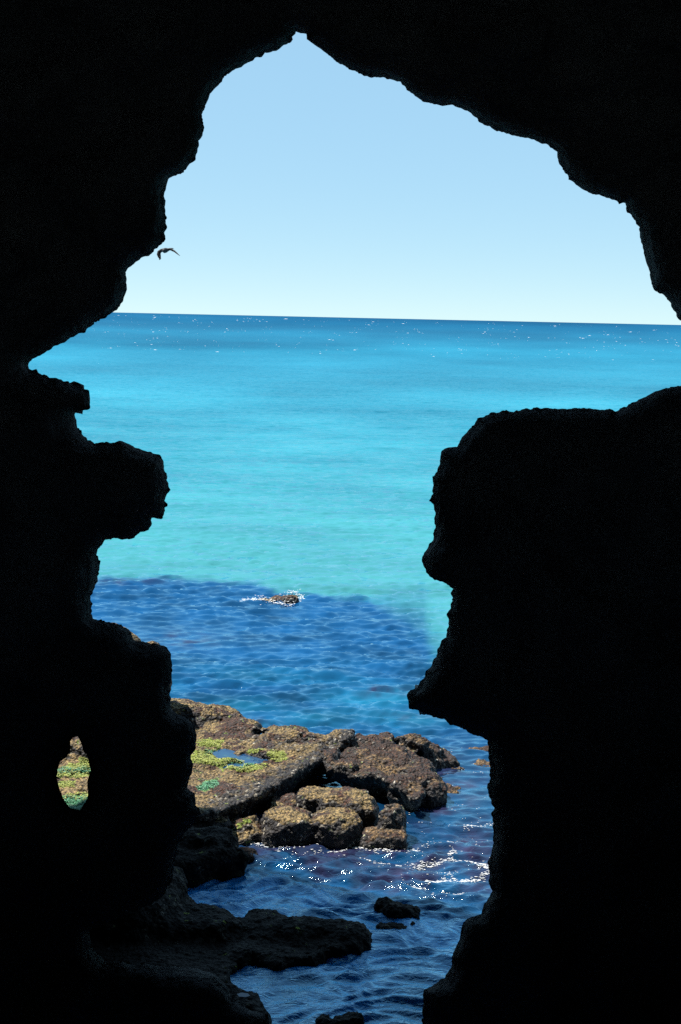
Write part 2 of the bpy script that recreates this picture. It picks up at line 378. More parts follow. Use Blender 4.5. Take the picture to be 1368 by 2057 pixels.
def build_cave_wall():
    rng = np.random.default_rng(3)
    loops = []
    for P, st in ((OPENING, 3.0), (HOLE, 2.0)):
        Q = densify(P, st)
        T = np.roll(Q, -1, 0) - np.roll(Q, 1, 0); T /= np.linalg.norm(T, axis=1)[:, None] + 1e-9
        nn = np.stack([T[:, 1], -T[:, 0]], 1)
        p3 = np.c_[Q, np.zeros(len(Q))]
        amp = fbm(p3 / 14.0, 3, 5) * 2.6 * (0.35 + np.clip(0.8 + 1.6 * noise(p3 / 120.0, 9), 0, 1.5))
        amp = amp + noise(p3 / 5.0, 6) * 2.4 * np.clip(0.35 + 2.2 * noise(p3 / 55.0, 7), 0, 1)
        loops.append(Q + nn * amp[:, None] * (0.5 if st < 3 else 1))
    step = 34
    gx = np.arange(-2700, 4101, step); gy = np.arange(-1750, 3051, step)
    X, Y = np.meshgrid(gx, gy); G = np.stack([X.ravel(), Y.ravel()], 1).astype(float)
    G += rng.uniform(-8, 8, G.shape)
    fine = np.stack([a.ravel() for a in np.meshgrid(np.arange(-80, 1460, 13.0), np.arange(-80, 2200, 13.0))], 1)
    fine += rng.uniform(-4, 4, fine.shape)
    def sd(q): return np.minimum(poly_sdf(loops[0], q[:, 0], q[:, 1]), poly_sdf(loops[1], q[:, 0], q[:, 1]))
    sG = sd(G); sF = sd(fine)
    infr = (G[:, 0] > -60) & (G[:, 0] < 1440) & (G[:, 1] > -60) & (G[:, 1] < 2180)
    keepG = G[(sG > 14) & ~(infr & (sG < 160))]
    keepF = fine[(sF > 7) & (sF < 170)]
    box = [(-2750, -1800), (4150, -1800), (4150, 3100), (-2750, 3100)]
    pts = np.concatenate([loops[0], loops[1], np.array(box, float), keepG, keepF])
    n0, n1 = len(loops[0]), len(loops[1])
    ed = [(i, (i + 1) % n0) for i in range(n0)] + [(n0 + i, n0 + (i + 1) % n1) for i in range(n1)]
    r = delaunay_2d_cdt([Vector(p) for p in pts], ed, [], 0, 0.01)
    P2 = np.array([tuple(v) for v in r[0]]); T = np.array([f for f in r[2] if len(f) == 3])
    cen = P2[T].mean(1)
    T = T[sd(cen) > 0]
    E = np.array([e for e in r[1]])
    d = np.maximum(sd(P2), 0)
    onl = d < 0.35
    e = 1.5
    gr = np.stack([sd(P2 + [e, 0]) - sd(P2 - [e, 0]), sd(P2 + [0, e]) - sd(P2 - [0, e])], 1)
    gr /= np.linalg.norm(gr, axis=1)[:, None] + 1e-6
    p3 = np.c_[P2, np.zeros(len(P2))]
    D0 = 14.0 + 0.6 * noise(p3 / 700.0, 21) + 0.12 * noise(p3 / 170.0, 22)
    dm = d * 14.0 / F0
    lump = fbm(p3 / 150.0, 3, 31)
    Yf = D0 - 0.35 * (1 - np.exp(-dm / 0.12)) - 0.5 * (1 - np.exp(-dm / 2.2)) + lump * np.minimum(dm * 0.35, 0.5)
    Vf = at_y(P2[:, 0], P2[:, 1], Yf)
    # orient triangles toward the camera
    nrm = np.cross(Vf[T[:, 1]] - Vf[T[:, 0]], Vf[T[:, 2]] - Vf[T[:, 0]])
    fl = (nrm * (CAM - Vf[T].mean(1))).sum(1) < 0
    T[fl] = T[fl][:, ::-1]
    # boundary edges of the two loops, from the triangles
    cnt = {}
    for t in T:
        for a, b in ((t[0], t[1]), (t[1], t[2]), (t[2], t[0])):
            k = (min(a, b), max(a, b)); cnt[k] = (cnt.get(k, (0,))[0] + 1, a, b)
    out = lambda i: P2[i, 0] < -2700 or P2[i, 0] > 4100 or P2[i, 1] < -1750 or P2[i, 1] > 3050
    be = [(a, b) for c, a, b in cnt.values() if c == 1 and not (out(a) and out(b))]
    rim = sorted({i for x in be for i in x}); ri = {v: k for k, v in enumerate(rim)}
    rim = np.array(rim)
    V = [Vf]; base = len(Vf); prev = rim; quads = []
    for k, (dy, push) in enumerate([(0.25, 1.5), (0.7, 5), (1.4, 11), (2.4, 20), (3.8, 32), (5.5, 46)]):
        q = P2[rim] + gr[rim] * push
        q3 = np.c_[q, np.full(len(q), dy * 60.0)]
        y = D0[rim] + dy + 0.35 * dy ** 0.5 * noise(q3 / 90.0, 41)
        q = q + gr[rim] * (np.abs(fbm(q3 / 60.0, 3, 43)) * 10 * min(1, dy))[:, None]
        V.append(at_y(q[:, 0], q[:, 1], y))
        cur = base + np.arange(len(rim)); base += len(rim)
        quads += [(prev[ri[b]], prev[ri[a]], cur[ri[a]], cur[ri[b]]) for a, b in be]
        prev = cur
    # outer face, looking to the sea
    dd = np.where(d < 130, 46 + 4 + d * (130 - 50) / 130.0, d)
    q = P2 + gr * (dd - d)[:, None] * (d < 130)[:, None]
    Yo = 20.2 + 1.2 * noise(p3 / 420.0, 51) + 0.5 * fbm(p3 / 130.0, 3, 52)
    Vo = at_y(q[:, 0], q[:, 1], Yo); V.append(Vo)
    To = T[:, ::-1] + base
    quads += [(prev[ri[b]], prev[ri[a]], base + a, base + b) for a, b in be]
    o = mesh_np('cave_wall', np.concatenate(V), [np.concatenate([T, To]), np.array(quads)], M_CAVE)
    return tag(o, 'dark silhouetted cave wall with a large jagged opening onto the sea and a small hole', 'cave wall')
build_cave_wall()

def build_chamber():
    # the rest of the cave behind and around the camera
    nu, nv = 60, 40
    U, Vv = np.meshgrid(np.linspace(0, 2 * math.pi, nu, endpoint=False), np.linspace(0, 1, nv), indexing='ij')
    yy = -9 + 22.0 * Vv
    rad = 1 - 0.70 * np.clip((0.22 - Vv) / 0.22, 0, 1) ** 2
    x = 13.0 * rad * np.sign(np.cos(U)) * np.abs(np.cos(U)) ** 0.6
    z = 8.0 + 10.3 * rad * np.sign(np.sin(U)) * np.abs(np.sin(U)) ** 0.6
    P = np.stack([x, yy, z], -1)
    P[..., 0] += 0.9 * noise(P / 3.0, 61); P[..., 2] += 0.9 * noise(P / 3.0, 62)
    idx = np.arange(nu * nv).reshape(nu, nv)
    q = np.stack([idx[:, :-1], idx[:, 1:], np.roll(idx, -1, 0)[:, 1:], np.roll(idx, -1, 0)[:, :-1]], -1).reshape(-1, 4)
    o = mesh_np('cave_chamber', P.reshape(-1, 3), q, M_INNER)      # far end left open: landward mouth added and sized to let in fill light
    tag(o, kind='structure')
    # floor ledge under the photographer
    n = 40
    X, Y = np.meshgrid(np.linspace(-12, 12, n), np.linspace(-9, 2.2, n), indexing='ij')
    Z = 7.3 + 0.25 * fbm(np.stack([X, Y, 0 * X], -1) / 2.0, 4, 63)
    Z -= 9 * sstep(1.2, 2.2, Y)
    idx = np.arange(n * n).reshape(n, n)
    q = np.stack([idx[:-1, :-1], idx[1:, :-1], idx[1:, 1:], idx[:-1, 1:]], -1).reshape(-1, 4)
    tag(mesh_np('cave_floor', np.stack([X, Y, Z], -1).reshape(-1, 3), q, M_INNER), kind='structure')
build_chamber()

# unseen overhanging brow above the cave mouth, shaped to throw the near-water shade
def build_unseen_brow():
    h = 20.0
    k = h / SUN[2]
    def edge(x):    # shade line on the water y = 23.5 - 0.5 x, carried back up the sun's direction
        xs = x - SUN[0] * k
        return 22.95 - 0.50 * xs + 0.6 * sstep(-2.3, -3.0, xs) - 1.2 * sstep(-3.3, -4.0, xs) + SUN[1] * k
    nx, nt_ = 160, 30
    xs = np.linspace(-60, 45, nx)
    prof = []
    ye = edge(xs) + 0.35 * noise(np.stack([xs / 1.3, 0 * xs, 0 * xs], -1), 71) + 0.5 * noise(np.stack([xs / 4, 0 * xs, 0 * xs], -1), 72)
    ye = np.clip(ye, 21.0, 48)
    rows = [(0.0, 17.6, 'a'), (0.45, 19.2, 'e'), (0.85, 19.9, 'e'), (1.0, 20.2, 'e'), (1.0, 22.5, 'e'), (0.9, 25.0, 'e'), (0.5, 28.0, 'e'), (0.0, 30.0, 'a')]
    V = []
    for t, z, _ in rows:
        y = 12.0 + (ye - 12.0) * t
        p = np.stack([xs, y, np.full(nx, z)], -1)
        if t not in (1.0,): p[:, 2] += 0.4 * noise(p / 2.5, 73)
        V.append(p)
    V = np.stack(V); m = len(rows)
    idx = np.arange(m * nx).reshape(m, nx)
    q = np.stack([idx[:-1, :-1], idx[1:, :-1], idx[1:, 1:], idx[:-1, 1:]], -1).reshape(-1, 4)
    q2 = np.stack([idx[-1, :-1], idx[0, :-1], idx[0, 1:], idx[-1, 1:]], -1)
    tag(mesh_np('unseen_cliff_brow', V.reshape(-1, 3), [q, q2], M_CAVE), kind='structure')
build_unseen_brow()

# ---------------------------------------------------------------- the sea
SEA_STOPS = [  # photograph row, water colour
 (636, (0.004, 0.058, 0.135)), (650, (0.006, 0.080, 0.165)), (680, (0.008, 0.115, 0.205)), (720, (0.013, 0.150, 0.24)), (800, (0.018, 0.185, 0.27)),
 (880, (0.027, 0.215, 0.285)), (960, (0.036, 0.232, 0.285)), (1050, (0.044, 0.240, 0.272)), (1150, (0.048, 0.242, 0.262)), (1300, (0.048, 0.242, 0.262))]
def sea_tint(P, u, v):
    s = np.array([a for a, _ in SEA_STOPS]); c = np.array([b for _, b in SEA_STOPS])
    p3 = np.stack([P[:, 0], P[:, 1], 0 * P[:, 0]], -1)
    vv = v + (u - 684) * -0.022
    jit = fbm(np.stack([u / 500.0, vv / 34.0, 0 * u], -1), 4, 81)
    vj = vv + jit * np.interp(vv, [640, 700, 900, 1100], [8, 40, 60, 40])
    col = np.stack([np.interp(vj, s, c[:, k]) for k in range(3)], -1)
    col *= (1 + 0.22 * jit)[:, None]
    # deep blue water over the weed beds, with its uneven edge
    eu = [0, 200, 330, 430, 500, 560, 620, 760, 850, 870, 905, 1000]
    ev = [1162, 1160, 1158, 1166, 1172, 1190, 1196, 1200, 1204, 1262, 1300, 1330]
    edge = np.interp(u, eu, ev) + (10 + np.clip(u - 780, 0, 100) * 0.25) * fbm(np.stack([u / 60.0, v / 20.0, 0 * u], -1), 4, 83)
    k = sstep(-9 - np.clip(u - 740, 0, 150) * 0.5, 11 + np.clip(u - 740, 0, 150) * 0.9, v - edge)
    deep = np.array([0.004, 0.058, 0.165]); teal = np.array([0.005, 0.110, 0.205])
    t = np.clip(sstep(1300, 1420, v) * (1 - sstep(1440, 1500, v)) * (0.55 + 1.3 * noise(p3 / np.array([2.2, 1.8, 1]), 85)), 0, 1)
    dc = deep * (1 - t[:, None]) + teal * t[:, None]
    dc = dc * (1 - 0.40 * sstep(1470, 1560, v))[:, None] * (1 + 0.5 * fbm(p3 / 1.6, 3, 86))[:, None]
    # weed showing purple-brown through shallow water
    def spot(cu, cv, ru, rv): return np.exp(-((u - cu) / ru) ** 2 - ((v - cv) / rv) ** 2)
    w = 0.9 * spot(450, 1452, 110, 14) + 0.7 * spot(775, 1388, 60, 12) + 0.9 * spot(910, 1590, 70, 75) + 1.0 * spot(860, 1745, 230, 60) + 1.0 * spot(620, 1716, 170, 26) \
        + 0.8 * spot(240, 1168, 75, 9) + 0.6 * spot(370, 1285, 60, 18) + 0.5 * spot(840, 1440, 60, 14) + 0.5 * spot(960, 1690, 60, 30)
    w = np.clip(w * (0.65 + 1.5 * fbm(p3 / 0.55, 4, 87)), 0, 0.9)
    wc = np.array([0.022, 0.022, 0.060]) * (1 + 0.6 * noise(p3 / 0.4, 88))[:, None]
    wc[:, 0] += np.clip(noise(p3 / 0.5, 89) - 0.15, 0, 1) * 0.045
    dc = dc * (1 - w[:, None]) + wc * w[:, None]
    shade_lift = np.array([0.001, 0.18, 0.52]) * (1 + 0.5 * fbm(p3 / 1.0, 3, 90))[:, None]  # brighter blue painted into the water that lies in shade
    shade_k = sstep(0, 60, v - 1712 - (u - 480) * 0.216 + 14 * noise(p3 / 0.7, 99))[:, None] * (1 - w[:, None] * 0.8)  # follows the edge of the cast shade
    dc = dc * (1 - shade_k) + shade_lift * shade_k
    col = col * (1 - k[:, None]) + dc * k[:, None]
    return np.c_[np.clip(col, 0.002, 0.9), np.ones(len(col))]

_rng = np.random.default_rng(11)
NW = 110
_lam = np.exp(_rng.uniform(math.log(0.14), math.log(6.0), NW))
_th = R(-90) + R(6) + _rng.normal(0, R(25), NW)
_kx, _ky = np.cos(_th) * 2 * math.pi / _lam, np.sin(_th) * 2 * math.pi / _lam
_amp = _lam / (2 * math.pi) * 0.036 * np.interp(_lam, [0.14, 0.3, 0.6, 1.1, 3, 6], [0.8, 3.0, 3.1, 0.95, 0.3, 0.2])
_ph = _rng.uniform(0, 2 * math.pi, NW)
def sea_height(x, y, dx=None, dy=None):
    p3 = np.stack([x, y, 0 * x], -1)
    near = sstep(26.0, 21.5, y + 0.3 * x)
    wx = x + near * 0.75 * noise(p3 / 1.5, 91) + 0.12 * noise(p3 / 0.9, 93)
    wy = y + near * 0.75 * noise(p3 / 1.5, 92) + 0.12 * noise(p3 / 0.9, 94)
    gust = 0.75 + 0.7 * noise(p3 / np.array([9.0, 5.0, 1]), 95)
    z = np.zeros_like(x)
    for a, kx, ky, ph in zip(_amp, _kx, _ky, _ph):
        s = np.sin(kx * wx + ky * wy + ph); s = s + 0.35 * s * s - 0.17      # peaked crests, flat troughs
        if dx is not None:
            per = 2 * math.pi / (np.abs(kx) * dx + np.abs(ky) * dy)
            s = s * sstep(1.5, 3.2, per)
        z += a * s
    z *= gust * (1 - 0.30 * near)
    # eddies in the shaded cove
    z += near * 0.018 * (1 - np.abs(noise(np.stack([wx / 0.8 + 0.6 * wy, wy / 0.35, 0 * wx], -1), 96)) * 3)
    return z
def build_sea():
    rowv = np.concatenate([np.linspace(2190, 640.6, 1120)])
    # ground distance of each row, taken along the middle of the picture
    dep = -np.arctan2(rays(np.full(len(rowv), 684.0), rowv)[:, 2], rays(np.full(len(rowv), 684.0), rowv)[:, 1])
    Yr = 9.0 / np.tan(np.maximum(dep, 1e-4))
    Yr = np.concatenate([np.linspace(-12, Yr[0] - 0.15, 40), Yr[Yr < 9000], [12000, 18000, 30000, 60000, 110000]])
    tt = np.concatenate([np.tan(np.linspace(R(-62), R(-15.6), 60)), np.linspace(-0.272, 0.272, 720), np.tan(np.linspace(R(15.6), R(62), 60))])
    Yg, Tg = np.meshgrid(Yr, tt, indexing='ij')
    span = np.maximum(Yg, 16.0)
    X = Tg * span; Y = Yg
    dyr = np.gradient(Yr); dy = np.repeat(dyr[:, None], len(tt), 1); dx = np.gradient(tt)[None, :] * span
    x, y = X.ravel(), Y.ravel()
    far = y > 400
    z = np.zeros_like(x)
    z[~far] = sea_height(x[~far], y[~far], dx.ravel()[~far], dy.ravel()[~far])
    P = np.stack([x, y, z], -1)
    Pf = P.copy(); Pf[:, 1] = np.maximum(Pf[:, 1], 12.0); Pf[:, 2] = 0
    u, v = to_px(Pf)
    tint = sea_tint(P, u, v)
    spec = np.interp(y, [20, 25, 35, 50, 60, 150, 400, 2000], [2.6, 1.9, 1.35, 1.1, 0.75, 0.48, 0.22, 0.10])
    rough = np.interp(y, [22, 60, 120, 600], [0.045, 0.06, 0.12, 0.25])
    farf = np.interp(y, [22, 45, 75, 150, 2000], [0.02, 0.12, 0.7, 1.0, 1.0])
    n, m = Yg.shape
    idx = np.arange(n * m).reshape(n, m)
    q = np.stack([idx[:-1, :-1], idx[:-1, 1:], idx[1:, 1:], idx[1:, :-1]], -1).reshape(-1, 4)
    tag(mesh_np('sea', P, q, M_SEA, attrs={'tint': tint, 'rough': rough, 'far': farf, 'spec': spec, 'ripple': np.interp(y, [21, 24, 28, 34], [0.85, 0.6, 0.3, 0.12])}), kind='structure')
build_sea()

# ---------------------------------------------------------------- shore rocks
def smin(a, b, k):
    h = np.clip(0.5 + 0.5 * (b - a) / k, 0, 1); return b * (1 - h) + a * h - k * h * (1 - h)
def wpoly(px, z): 
    px = np.asarray(px, float); return at_z(px[:, 0], px[:, 1], z)[:, :2]
def rock(name, parts, mat, h=0.03, seed=1, lump=0.10, rag=0.05, shell=0.016, k=0.12, weed=0.4, mussel=0.35,
         greens=(), teals=(), bareness=None, carve=None, parted=False, zmin=-0.35, side_shade_mussel=0.9):
    """parts: ('slab', photo polygon, top z, undercut, tilt) and ('blob', u, v, z, rx, ry, rz)
       ('drop', u, v, z, rx, ry, rz) takes a hollow out"""
    los, his, prep = [], [], []
    for p in parts:
        if p[0] == 'slab':
            W = wpoly(p[1], p[2]); prep.append(W)
            los.append([W[:, 0].min(), W[:, 1].min(), zmin]); his.append([W[:, 0].max(), W[:, 1].max(), p[2] + 0.35])
        else:
            c = at_z(np.array(p[1]), np.array(p[2]), p[3]); prep.append(c); r_ = np.array(p[4:7])
            if p[0] == 'blob': los.append(c - r_); his.append(c + r_)
    lo_ = np.min(los, 0) - 0.3; hi_ = np.max(his, 0) + 0.3
    lo_[2] = zmin - 0.1
    org = lo_
    n = np.ceil((hi_ - lo_) / h).astype(int) + 1
    ax = [org[i] + h * np.arange(n[i]) for i in range(3)]
    X2, Y2 = np.meshgrid(ax[0], ax[1], indexing='ij')
    Z = ax[2][None, None, :]
    Fd = None
    for p, w in zip(parts, prep):
        if p[0] == 'slab':
            d2 = poly_sdf(w, X2, Y2)
            d2 = d2 + 0.10 * fbm(np.stack([X2, Y2, 0 * X2], -1) / 0.55, 3, seed + 3)
            zt = p[2] + 0.9 * lump * fbm(np.stack([X2, Y2, 0 * X2 + seed], -1) / 0.9, 3, seed + 5)
            if len(p) > 4: zt = zt + p[4](X2, Y2)
            if carve is not None: zt = zt + carve(X2, Y2)
            t = np.clip(Z / p[2], -0.5, 1.2)
            und = p[3] * np.clip(1 - t, 0, 1.0) ** 0.9
            dh = d2[:, :, None] + und
            dv = Z - zt[:, :, None]
            rr = 0.14
            a = dh + rr; b = dv + rr
            f = np.minimum(np.maximum(a, b), 0) + np.sqrt(np.maximum(a, 0) ** 2 + np.maximum(b, 0) ** 2) - rr
        else:
            r_ = np.array(p[4:7])
            e_ = 2.0 if p[0] == 'drop' else 3.0
            q = (np.abs((X2[:, :, None] - w[0]) / r_[0]) ** e_ + np.abs((Y2[:, :, None] - w[1]) / r_[1]) ** e_ + np.abs((Z - w[2]) / r_[2]) ** e_) ** (1 / e_)
            f = (q - 1) * r_.min()
        if p[0] == 'drop': Fd = -smin(-Fd, f, 0.05)
        else: Fd = f if Fd is None else smin(Fd, f, k)
    near = np.abs(Fd) < 0.35
    ii = np.argwhere(near)
    pts = org + h * ii
    dn = lump * 0.75 * fbm(pts / 0.60, 3, seed + 11) + 0.6 * rag * noise(pts / 0.16, seed + 17)
    Fd[tuple(ii.T)] += dn
    Fd = np.maximum(Fd, (zmin - Z) + 0 * Fd)
    Fd[:, :, 0] = 1.0
    V, Q = surface_nets(Fd, org, h)
    Nn = vnormals(V, Q)
    c1, r1 = cells(V / 0.075, seed + 23)
    bump = (0.55 - c1) * shell * 2.3 + 0.016 * noise(V / 0.045, seed + 29)
    V = V + Nn * bump[:, None]
    u, v = to_px(V)
    g = np.zeros(len(V)); t_ = np.zeros(len(V))
    for G_ in greens: g = np.maximum(g, sstep(7, -5, poly_sdf(np.array(G_, float), u, v)))
    for G_ in teals:
        s_ = sstep(7, -5, poly_sdf(np.array(G_, float), u, v)); g = np.maximum(g, s_); t_ = np.maximum(t_, s_)
    g = g * sstep(0.35, 0.6, Nn[:, 2])
    mu = (mussel(u, v) if callable(mussel) else mussel) + side_shade_mussel * sstep(0.85, 0.45, Nn[:, 2]) + 0.0 * g  # more mussels on steep faces; their dark shells also paint the side shade
    if callable(weed): wd = weed(u, v)
    else: wd = np.full(len(V), float(weed))
    att = {'green': g, 'teal': t_, 'mussel': mu, 'weed': wd}
    if not parted: return mesh_np(name, V, Q, mat, attrs=att)
    root = bpy.data.objects.new(name, None); COL.objects.link(root)
    c0 = Vector(((lo_[0] + hi_[0]) / 2, (lo_[1] + hi_[1]) / 2, 0.0)); root.location = c0
    def put(o):
        o.parent = root; o.matrix_parent_inverse = Matrix.Translation(-c0); return o
    put(mesh_np('stone', V, Q, mat, attrs=att))
    rng = np.random.default_rng(seed)
    for j, G_ in enumerate(list(greens) + list(teals)):
        inside = (poly_sdf(np.array(G_, float), u, v) < 5 * noise(V / 0.12, seed + 61)) & (Nn[:, 2] > 0.45) & (noise(V / 0.10, seed + 63) > -0.22)
        if not inside.any(): continue
        I = np.flatnonzero(inside); I = I[rng.uniform(0, 1, len(I)) < 0.8]
        I = np.repeat(I, 4)
        p = V[I] + Nn[I] * 0.003 + rng.normal(0, 0.014, (len(I), 3)) * np.array([1, 1, 0.2])
        a = rng.uniform(0, 2 * math.pi, len(I)); L = rng.uniform(0.012, 0.036, len(I)); w = rng.uniform(0.005, 0.012, len(I))
        d = np.stack([np.cos(a), np.sin(a), rng.uniform(0.1, 0.45, len(I))], -1) * L[:, None]
        sdir = np.stack([-np.sin(a), np.cos(a), 0 * a], -1) * w[:, None]
        T0, T1, T2, T3 = p - sdir, p + sdir, p + d * 0.6 + sdir * 1.2 + [0, 0, 0.004], p + d
        k = np.arange(len(I)) * 4
        al = put(mesh_np('algae', np.stack([T0, T1, T2, T3], 1).reshape(-1, 3), np.stack([k, k + 1, k + 2, k + 3], 1), M_TEAL if j >= len(greens) else M_ALGAE, smooth=False)); al['kind'] = 'stuff'
    return root

POOL = [(432,1509),(445,1504),(466,1513),(474,1521),(492,1512),(520,1520),(556,1527),(526,1532),(520,1537),(495,1536),(478,1541),(452,1538),(458,1531),(488,1529),(468,1523),(440,1520)]
_poolW = wpoly(POOL, 0.60)
def carve_pool(x, y): return -0.13 * sstep(0.10, -0.05, poly_sdf(_poolW, x, y))
def weedA(u, v):
    w = np.full(len(u), 0.32)
    for cu, cv, ru, rv, a in ((470,1452,55,14,.5), (560,1478,60,14,.35), (420,1540,40,14,.3), (430,1585,60,20,.1), (400,1477,40,14,.4), (560,1490,70,12,.3)):
        w = np.maximum(w, 0.32 + a * np.exp(-((u - cu) / ru) ** 2 - ((v - cv) / rv) ** 2))
    return w
def musselA(u, v):      # a band of mussels along the lip of the platform
    d = (v - np.interp(u, [380, 405, 440, 500, 560, 620, 640, 712], [1642, 1640, 1632, 1607, 1577, 1545, 1530, 1482]))
    return 0.27 + 0.40 * sstep(-48, -12, d) * sstep(395, 450, u) + 0.15 * np.exp(-((u - 545) / 60) ** 2 - ((v - 1492) / 16) ** 2)
A = rock('platform_rock', [
    ('slab', [(230,1450),(300,1430),(345,1422),(400,1428),(440,1440),(480,1460),(510,1478),(545,1476),(590,1474),(640,1478),(690,1472),(712,1470),(715,1482),(690,1500),(660,1512),(640,1530),(620,1545),(560,1577),(500,1607),(440,1632),(405,1640),(300,1650),(230,1650)], 0.62, 0.50),
    ('blob', 340, 1440, 0.60, 0.9, 0.55, 0.32), ('blob', 425, 1448, 0.58, 0.55, 0.5, 0.28), ('blob', 480, 1470, 0.54, 0.42, 0.5, 0.20),
    ('blob', 575, 1480, 0.60, 0.45, 0.35, 0.16), ('blob', 690, 1482, 0.62, 0.24, 0.30, 0.17), ('blob', 655, 1490, 0.60, 0.30, 0.30, 0.13),
    ('blob', 590, 1512, 0.57, 0.5, 0.4, 0.13)],
    M_TAN, seed=101, parted=True, weed=weedA, mussel=musselA, carve=carve_pool, lump=0.08,
    greens=[[(383,1512),(400,1506),(432,1507),(440,1520),(470,1523),(492,1528),(500,1538),(540,1533),(535,1540),(510,1550),(480,1550),(440,1540),(400,1534),(383,1530)],
            [(525,1518),(545,1508),(570,1510),(578,1526),(555,1530)], [(395,1490),(420,1484),(450,1490),(440,1500),(400,1500)], [(500,1505),(530,1506),(520,1512),(495,1512)]],
    teals=[[(396,1580),(415,1570),(437,1566),(438,1578),(415,1588),(400,1588)], [(412,1506),(432,1507),(436,1515),(415,1514)], [(455,1530),(490,1528),(510,1535),(480,1543)]])
tag(A, 'large flat tan rock platform with green algae and a blue tide pool on top', 'rock')
# pool of sea water lying on the platform
def water_sheet(name, W, z, mat, parent):
    W = np.asarray(W); r = delaunay_2d_cdt([Vector(p) for p in W], [(i, (i + 1) % len(W)) for i in range(len(W))], [], 1, 1e-4)
    P = np.array([tuple(v) for v in r[0]]); T = np.array([f for f in r[2] if len(f) == 3])
    V = np.c_[P, np.full(len(P), z)]
    nz = np.cross(V[T[:, 1]] - V[T[:, 0]], V[T[:, 2]] - V[T[:, 0]])[:, 2]
    T[nz < 0] = T[nz < 0][:, ::-1]
    o = mesh_np(name, V, T, mat, parent=parent)
    o.matrix_parent_inverse = Matrix.Translation(-parent.location); return o
def pool_material():
    m, nt, b = new_mat('pool_water')
    tc = N(nt, 'ShaderNodeTexCoord'); n = N(nt, 'ShaderNodeTexNoise'); n.inputs['Scale'].default_value = 5; n.inputs['Detail'].default_value = 4
    nt.links.new(tc.outputs['Object'], n.inputs['Vector'])
    nt.links.new(ramp(nt, n.outputs[0], [(0.35, (0.01, 0.04, 0.11)), (0.62, (0.02, 0.07, 0.14)), (0.78, (0.08, 0.16, 0.07))]), b.inputs['Base Color'])
    b.inputs['Roughness'].default_value = 0.06; b.inputs['IOR'].default_value = 1.333
    bp = N(nt, 'ShaderNodeBump'); bp.inputs['Strength'].default_value = 0.1; bp.inputs['Distance'].default_value = 0.01
    nt.links.new(n.outputs[0], bp.inputs['Height']); nt.links.new(bp.outputs[0], b.inputs['Normal'])
    return m
M_POOL = pool_material()
water_sheet('tide_pool', densify(wpoly([(425,1512),(440,1500),(470,1508),(485,1516),(492,1508),(525,1516),(565,1527),(530,1537),(520,1542),(480,1546),(445,1542),(440,1526)], 0.57), 0.06), 0.565, M_POOL, A)

def tiltB(x, y): return -0.13 * sstep(0.5, 1.7, x)
B = rock('weedy_rock', [
    ('slab', [(648,1530),(652,1516),(668,1509),(690,1508),(705,1497),(722,1485),(770,1487),(805,1487),(832,1483),(848,1493),(846,1520),(852,1545),(866,1560),(876,1578),(862,1592),(835,1598),(805,1590),(780,1568),(745,1560),(720,1560),(690,1548),(668,1545),(655,1545)], 0.52, 0.42, tiltB),
    ('blob', 664, 1528, 0.48, 0.17, 0.30, 0.20), ('blob', 690, 1545, 0.46, 0.26, 0.18, 0.16), ('blob', 760, 1530, 0.40, 0.5, 0.5, 0.25),
    ('blob', 845, 1580, 0.20, 0.35, 0.40, 0.28), ('blob', 848, 1606, 0.04, 0.36, 0.30, 0.24), ('blob', 806, 1594, 0.20, 0.28, 0.3, 0.30),
    ('slab', [(832,1505),(860,1498),(900,1499),(922,1512),(919,1524),(895,1532),(858,1540),(835,1530)], 0.13, 0.0),
    ('blob', 832, 1494, 0.46, 0.22, 0.26, 0.15), ('blob', 760, 1492, 0.48, 0.4, 0.3, 0.12),
    ('blob', 842, 1520, 0.14, 0.42, 0.42, 0.26), ('blob', 820, 1560, 0.22, 0.5, 0.5, 0.28),
    ('drop', 838, 1508, 0.30, 0.06, 0.4, 0.07)],
    M_BROWN, seed=202, weed=0.72, mussel=0.25, lump=0.10, rag=0.08)
tag(B, 'broad brown weed covered rock right of the flat platform with a low shelf beside it', 'rock')
C = rock('boulder', [
    ('blob', 580, 1670, 0.12, 0.49, 0.46, 0.37), ('blob', 672, 1670, 0.12, 0.44, 0.46, 0.37)],
    M_TAN, seed=303, weed=0.28, mussel=0.16, lump=0.06, k=0.06)
tag(C, 'tan boulder of two rounded lobes at the water in front of the other rocks', 'rock', 'boulders below the rock platform')
C2 = rock('boulder', [('blob', 628, 1616, 0.26, 0.33, 0.32, 0.27), ('blob', 690, 1622, 0.28, 0.46, 0.40, 0.30), ('blob', 728, 1636, 0.24, 0.28, 0.36, 0.34)],
    M_TAN, seed=313, weed=0.30, mussel=0.16, lump=0.06, k=0.08)
tag(C2, 'flat topped tan boulder lying behind the one with two lobes', 'rock', 'boulders below the rock platform')
D = rock('boulder', [('blob', 564, 1624, 0.22, 0.27, 0.26, 0.20), ('blob', 584, 1628, 0.14, 0.20, 0.2, 0.18), ('blob', 566, 1634, 0.0, 0.3, 0.3, 0.3)], M_TAN, seed=404, weed=0.42, mussel=0.2, h=0.03)
tag(D, 'small tan boulder tucked behind the left lobe of the boulder with two lobes', 'rock', 'boulders below the rock platform')
E = rock('boulder', [('blob', 788, 1660, 0.20, 0.27, 0.36, 0.40), ('blob', 775, 1692, 0.04, 0.36, 0.28, 0.22), ('blob', 742, 1694, 0.0, 0.22, 0.22, 0.16)], M_BROWN, seed=505, weed=0.5, mussel=0.3, h=0.03)
tag(E, 'dark brown upright boulder at the right end of the front rocks, wet at its foot', 'rock', 'boulders below the rock platform')
